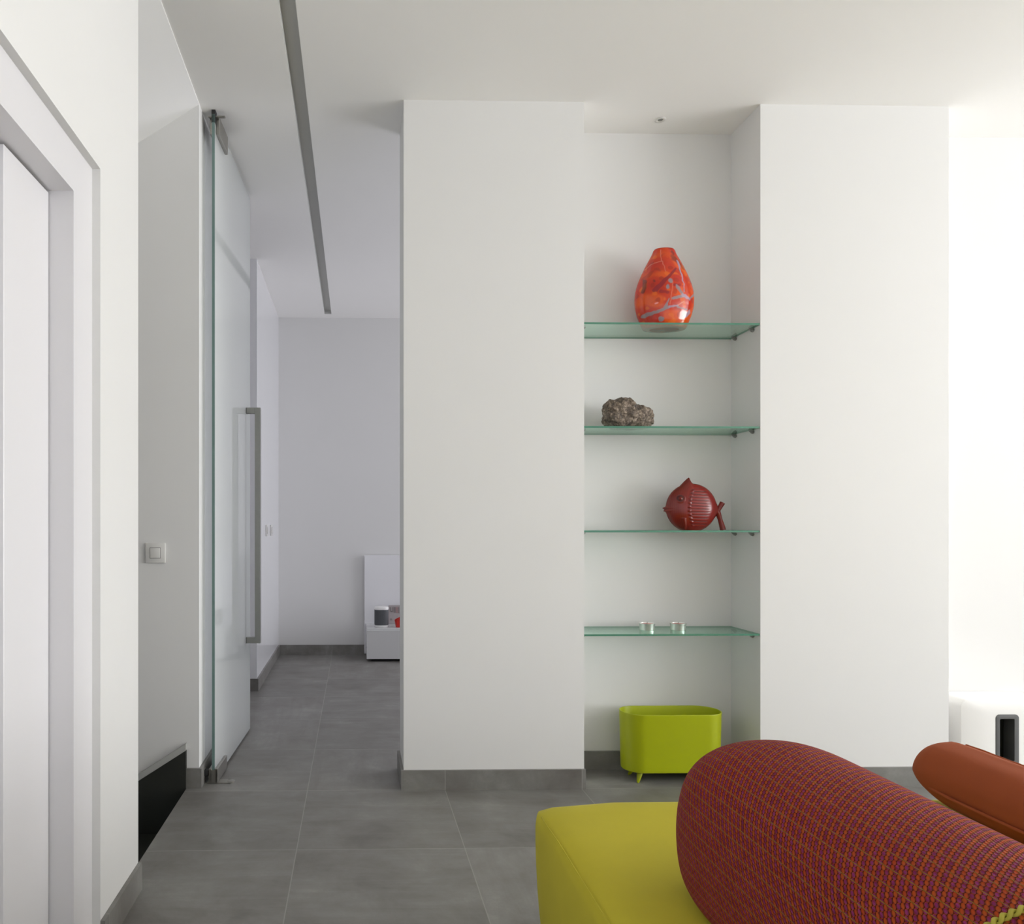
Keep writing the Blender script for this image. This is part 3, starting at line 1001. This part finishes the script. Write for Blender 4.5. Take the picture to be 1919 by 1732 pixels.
rings(bm, [Li(y0-.001, -.0005, .016), Li(y0-.0015, -.002, .015), [(p[0], y0-.0005, p[1]) for p in rrect(sx0+g, sx1-g, sz0+g, sz1-g, .004)],
           [(p[0], y0+.055, p[1]) for p in rrect(sx0+g, sx1-g, sz0+g, sz1-g, .004)], Li(y0+.05, -.0005, .016), Li(y0-.001, -.0005, .016)], cap0=False, cap1=False)
link('slot_frame', bm, M['sub_gray'], o, UO, smooth=35)
bm = bmesh.new(); box(bm, sx0+.002, sx1-.002, y0+.056, y0+.066, sz0+.002, sz1-.002)
tube(bm, [(sx0+.03, y0+.048, sz0+.06), (sx0+.045, y0+.050, sz0+.11), (sx0+.03, y0+.048, sz0+.16)], .006, 8)
link('slot_interior', bm, M['sub_dark'], o, UO)

# ------------------------------------------------------------------ light switches
def switch(name_o, O, rz, label, size=.084):
    t = empty(name_o, O, rz)
    h_ = size/2
    bm = bmesh.new(); bevel_box(bm, -h_, h_, -.009, 0, -h_, h_, .003, 2)
    link('switch_plate', bm, M['switch'], t, (0, 0, 0), smooth=40)
    bm = bmesh.new(); k = h_*.50
    bevel_box(bm, -k, k, -.0125, -.0085, -k, k, .0012, 2)
    link('rocker', bm, M['switch'], t, (0, 0, 0), smooth=40)
    bm = bmesh.new(); box(bm, -k-.0014, k+.0014, -.0094, -.0088, -k-.0018, k+.0014)
    link('rocker_gap', bm, M['ink'], t, (0, 0, 0))
    return tag(t, label, 'light switch')
switch('light_switch', (-0.8385, 3.170, 0.985), 0, 'square off-white light switch on the grey stairwell wall by the glass door')
s2 = switch('light_switch', (W, 5.54, 1.063), R(90), 'nearer of two small white switches on the glossy far corridor wall'); s2['group'] = 'switches on the corridor wall'
s3 = switch('light_switch', (W, 5.83, 1.063), R(90), 'farther of two small white switches on the glossy far corridor wall'); s3['group'] = 'switches on the corridor wall'

# ------------------------------------------------------------------ glass pivot door
A = Vector((-0.606, 3.215, 0)); B = Vector((-0.572, 4.045, 0))
GL = (B - A).length; ang = math.atan2((B-A).y, (B-A).x)
gd = empty('glass_door', A, ang)                # local x runs along the pane, local y points to the left wall
tag(gd, 'frameless pale glass pivot door with a long steel handle, standing open into the corridor', 'door')
bm = bmesh.new()
box(bm, 0, GL, -.006, .006, .012, H - .018)
for f_ in bm.faces:
    c_ = f_.calc_center_median(); f_.material_index = 0 if abs(c_.y) > .004 else 1
link('glass_pane', bm, None, gd, mats=[M['glass_door'], M['glass_edge_pale']])
bm = bmesh.new()                                 # bottom rail clamp, notched for the pane
for (ya, yb) in ((-.019, -.0062), (.0062, .019)):
    bevel_box(bm, -.004, .185, ya, yb, .008, .064, .0015, 1)
box(bm, -.004, .185, -.019, .019, .006, .0118)
box(bm, -.004, -.0005, -.0185, .0185, .0115, .058)
link('bottom_clamp', bm, M['steel'], gd)
bm = bmesh.new()
lathe(bm, (.02, 0, 0), [(.020, 0), (.020, .004), (.012, .0062)], 24)
bevel_box(bm, .0, .045, -.075, .030, 0, .0045, .001, 1)
lathe(bm, (.022, -.072, 0), [(.016, 0), (.016, .006), (.012, .0085), (.004, .009)], 24)
link('floor_pivot', bm, M['steel'], gd, smooth=35)
bm = bmesh.new()
bevel_box(bm, .0, .03, .022, .042, .03, .056, .004, 2)
link('stop_block', bm, M['steel_dark'], gd, smooth=35)
bm = bmesh.new()
for (ya, yb) in ((-.020, -.0062), (.0062, .020)):
    bevel_box(bm, .02, .20, ya, yb, H - .095, H - .016, .0015, 1)
link('top_clamp', bm, M['steel'], gd, smooth=35)
bm = bmesh.new(); box(bm, .0, .03, -.008, .008, H - .055, H - .0003)
link('top_pivot', bm, M['steel_dark'], gd)
bm = bmesh.new()
bevel_box(bm, .004, .018, -.050, .024, H - .030, H - .023, .002, 1)
link('pivot_bar', bm, M['steel'], gd)
# long pull handle on the corridor side
bm = bmesh.new()
hx = GL - .105
hw = .015
z0_, z1_ = .486, 1.714
bevel_box(bm, hx - hw, hx + hw, -.080, -.052, z0_, z1_, .001, 1)
for za, zb in ((z0_, z0_ + .030), (z1_ - .030, z1_)):
    bevel_box(bm, hx - hw, hx + hw, -.0525, -.0075, za, zb, .001, 1)
h_ = link('pull_handle', bm, M['steel_dull'], gd)
bm = bmesh.new()
for za, zb in ((z0_, z0_ + .030), (z1_ - .030, z1_)):
    box(bm, hx - hw, hx + hw, -.0076, -.0061, za, zb)
h2 = link('handle_washer', bm, M['steel_dark'], h_)

# ------------------------------------------------------------------ far room furniture
BO = (0.55, 6.30, 0)
bd = empty('media_cabinet', BO)
tag(bd, 'glossy white low cabinet with tall back panel against the far wall', 'cabinet')
bm = bmesh.new(); bevel_box(bm, 0.074, 1.30, 6.375, 6.407, 0.012, 0.847, .002, 1)
link('back_panel', bm, M['gloss_white'], bd, BO)
bm = bmesh.new(); bevel_box(bm, 0.088, 0.95, 6.07, 6.375, 0.022, 0.270, .002, 1)
link('carcass', bm, M['cabinet'], bd, BO)
bm = bmesh.new(); bevel_box(bm, 0.088, 0.95, 6.050, 6.069, 0.024, 0.255, .001, 1)
link('drawer_front', bm, M['cabinet'], bd, BO)
bm = bmesh.new(); box(bm, 0.13, 0.91, 6.10, 6.34, 0.0, 0.022)
link('plinth', bm, M['dark_gap'], bd, BO)

KO = (0.2115, 6.17, 0.270)
sp = empty('wireless_speaker', KO)
tag(sp, 'small dark grey speaker with white top on the far white cabinet', 'speaker')
def sq(cx, cy, r, z, n=40):
    out = []
    for k in range(n):
        a = 2*PI*k/n; c_, s_ = math.cos(a), math.sin(a)
        q_ = (abs(c_)**3 + abs(s_)**3) ** (-1/3)
        out.append((cx + r*q_*c_*.97, cy + r*q_*s_*.97, z))
    return out
def ssec(zs): return [sq(KO[0], KO[1], r, KO[2] + z) for r, z in zs]
bm = bmesh.new(); rings(bm, ssec([(.050, 0), (.055, .001), (.060, .014), (.060, .016)])); link('base', bm, M['sub_white'], sp, KO, smooth=40)
bm = bmesh.new(); rings(bm, ssec([(.0598, .016), (.0598, .142)])); link('grille', bm, M['spk_gray'], sp, KO, smooth=40)
bm = bmesh.new(); rings(bm, ssec([(.0602, .142), (.0602, .158), (.057, .163), (.050, .1645)])); link('top_cap', bm, M['sub_white'], sp, KO, smooth=40)

CO = (0.38, 6.33, 0.270)
cb = empty('picture_card', CO)
tag(cb, 'pale card with grey vertical lettering propped behind the red cup', 'card')
bm = bmesh.new(); bevel_box(bm, 0.276, 0.49, 6.325, 6.333, .2705, .427, .001, 1); card = link('card', bm, M['grey_board'], cb, CO)
yv = 6.3235
for xx, ww, za, zb, mm in ((.290, .004, .372, .412, 'ink'), (.299, .009, .372, .378, 'ink'), (.312, .004, .372, .412, 'ink'), (.321, .004, .365, .412, 'ink'),
                           (.330, .004, .365, .412, 'ink'), (.340, .005, .362, .412, 'ink_pink'), (.350, .004, .362, .412, 'ink_pink'), (.362, .004, .362, .412, 'ink'),
                           (.290, .020, .302, .306, 'ink'), (.290, .014, .311, .315, 'ink')):
    bm = bmesh.new(); box(bm, xx, xx+ww, yv, yv + .0015, za, zb)
    link('letter', bm, M[mm], card, CO)

VO = (0.350, 6.13, 0.270)
bm = bmesh.new()
loops = []
for r, z in ((.022, 0), (.024, .002), (.0335, .060), (.036, .062), (.0345, .064), (.030, .062), (.022, .010)):
    loops.append([(VO[0] + r*math.cos(2*PI*k/8+.3), VO[1] + r*math.sin(2*PI*k/8+.3), VO[2] + z + (.016*math.cos(2*PI*k/8+.3) + .01 if z > .05 else 0)) for k in range(8)])
rings(bm, loops)
o = link('cup', bm, M['red_cup'], None, VO)
tag(o, 'small bright red cup on the far white cabinet', 'cup')
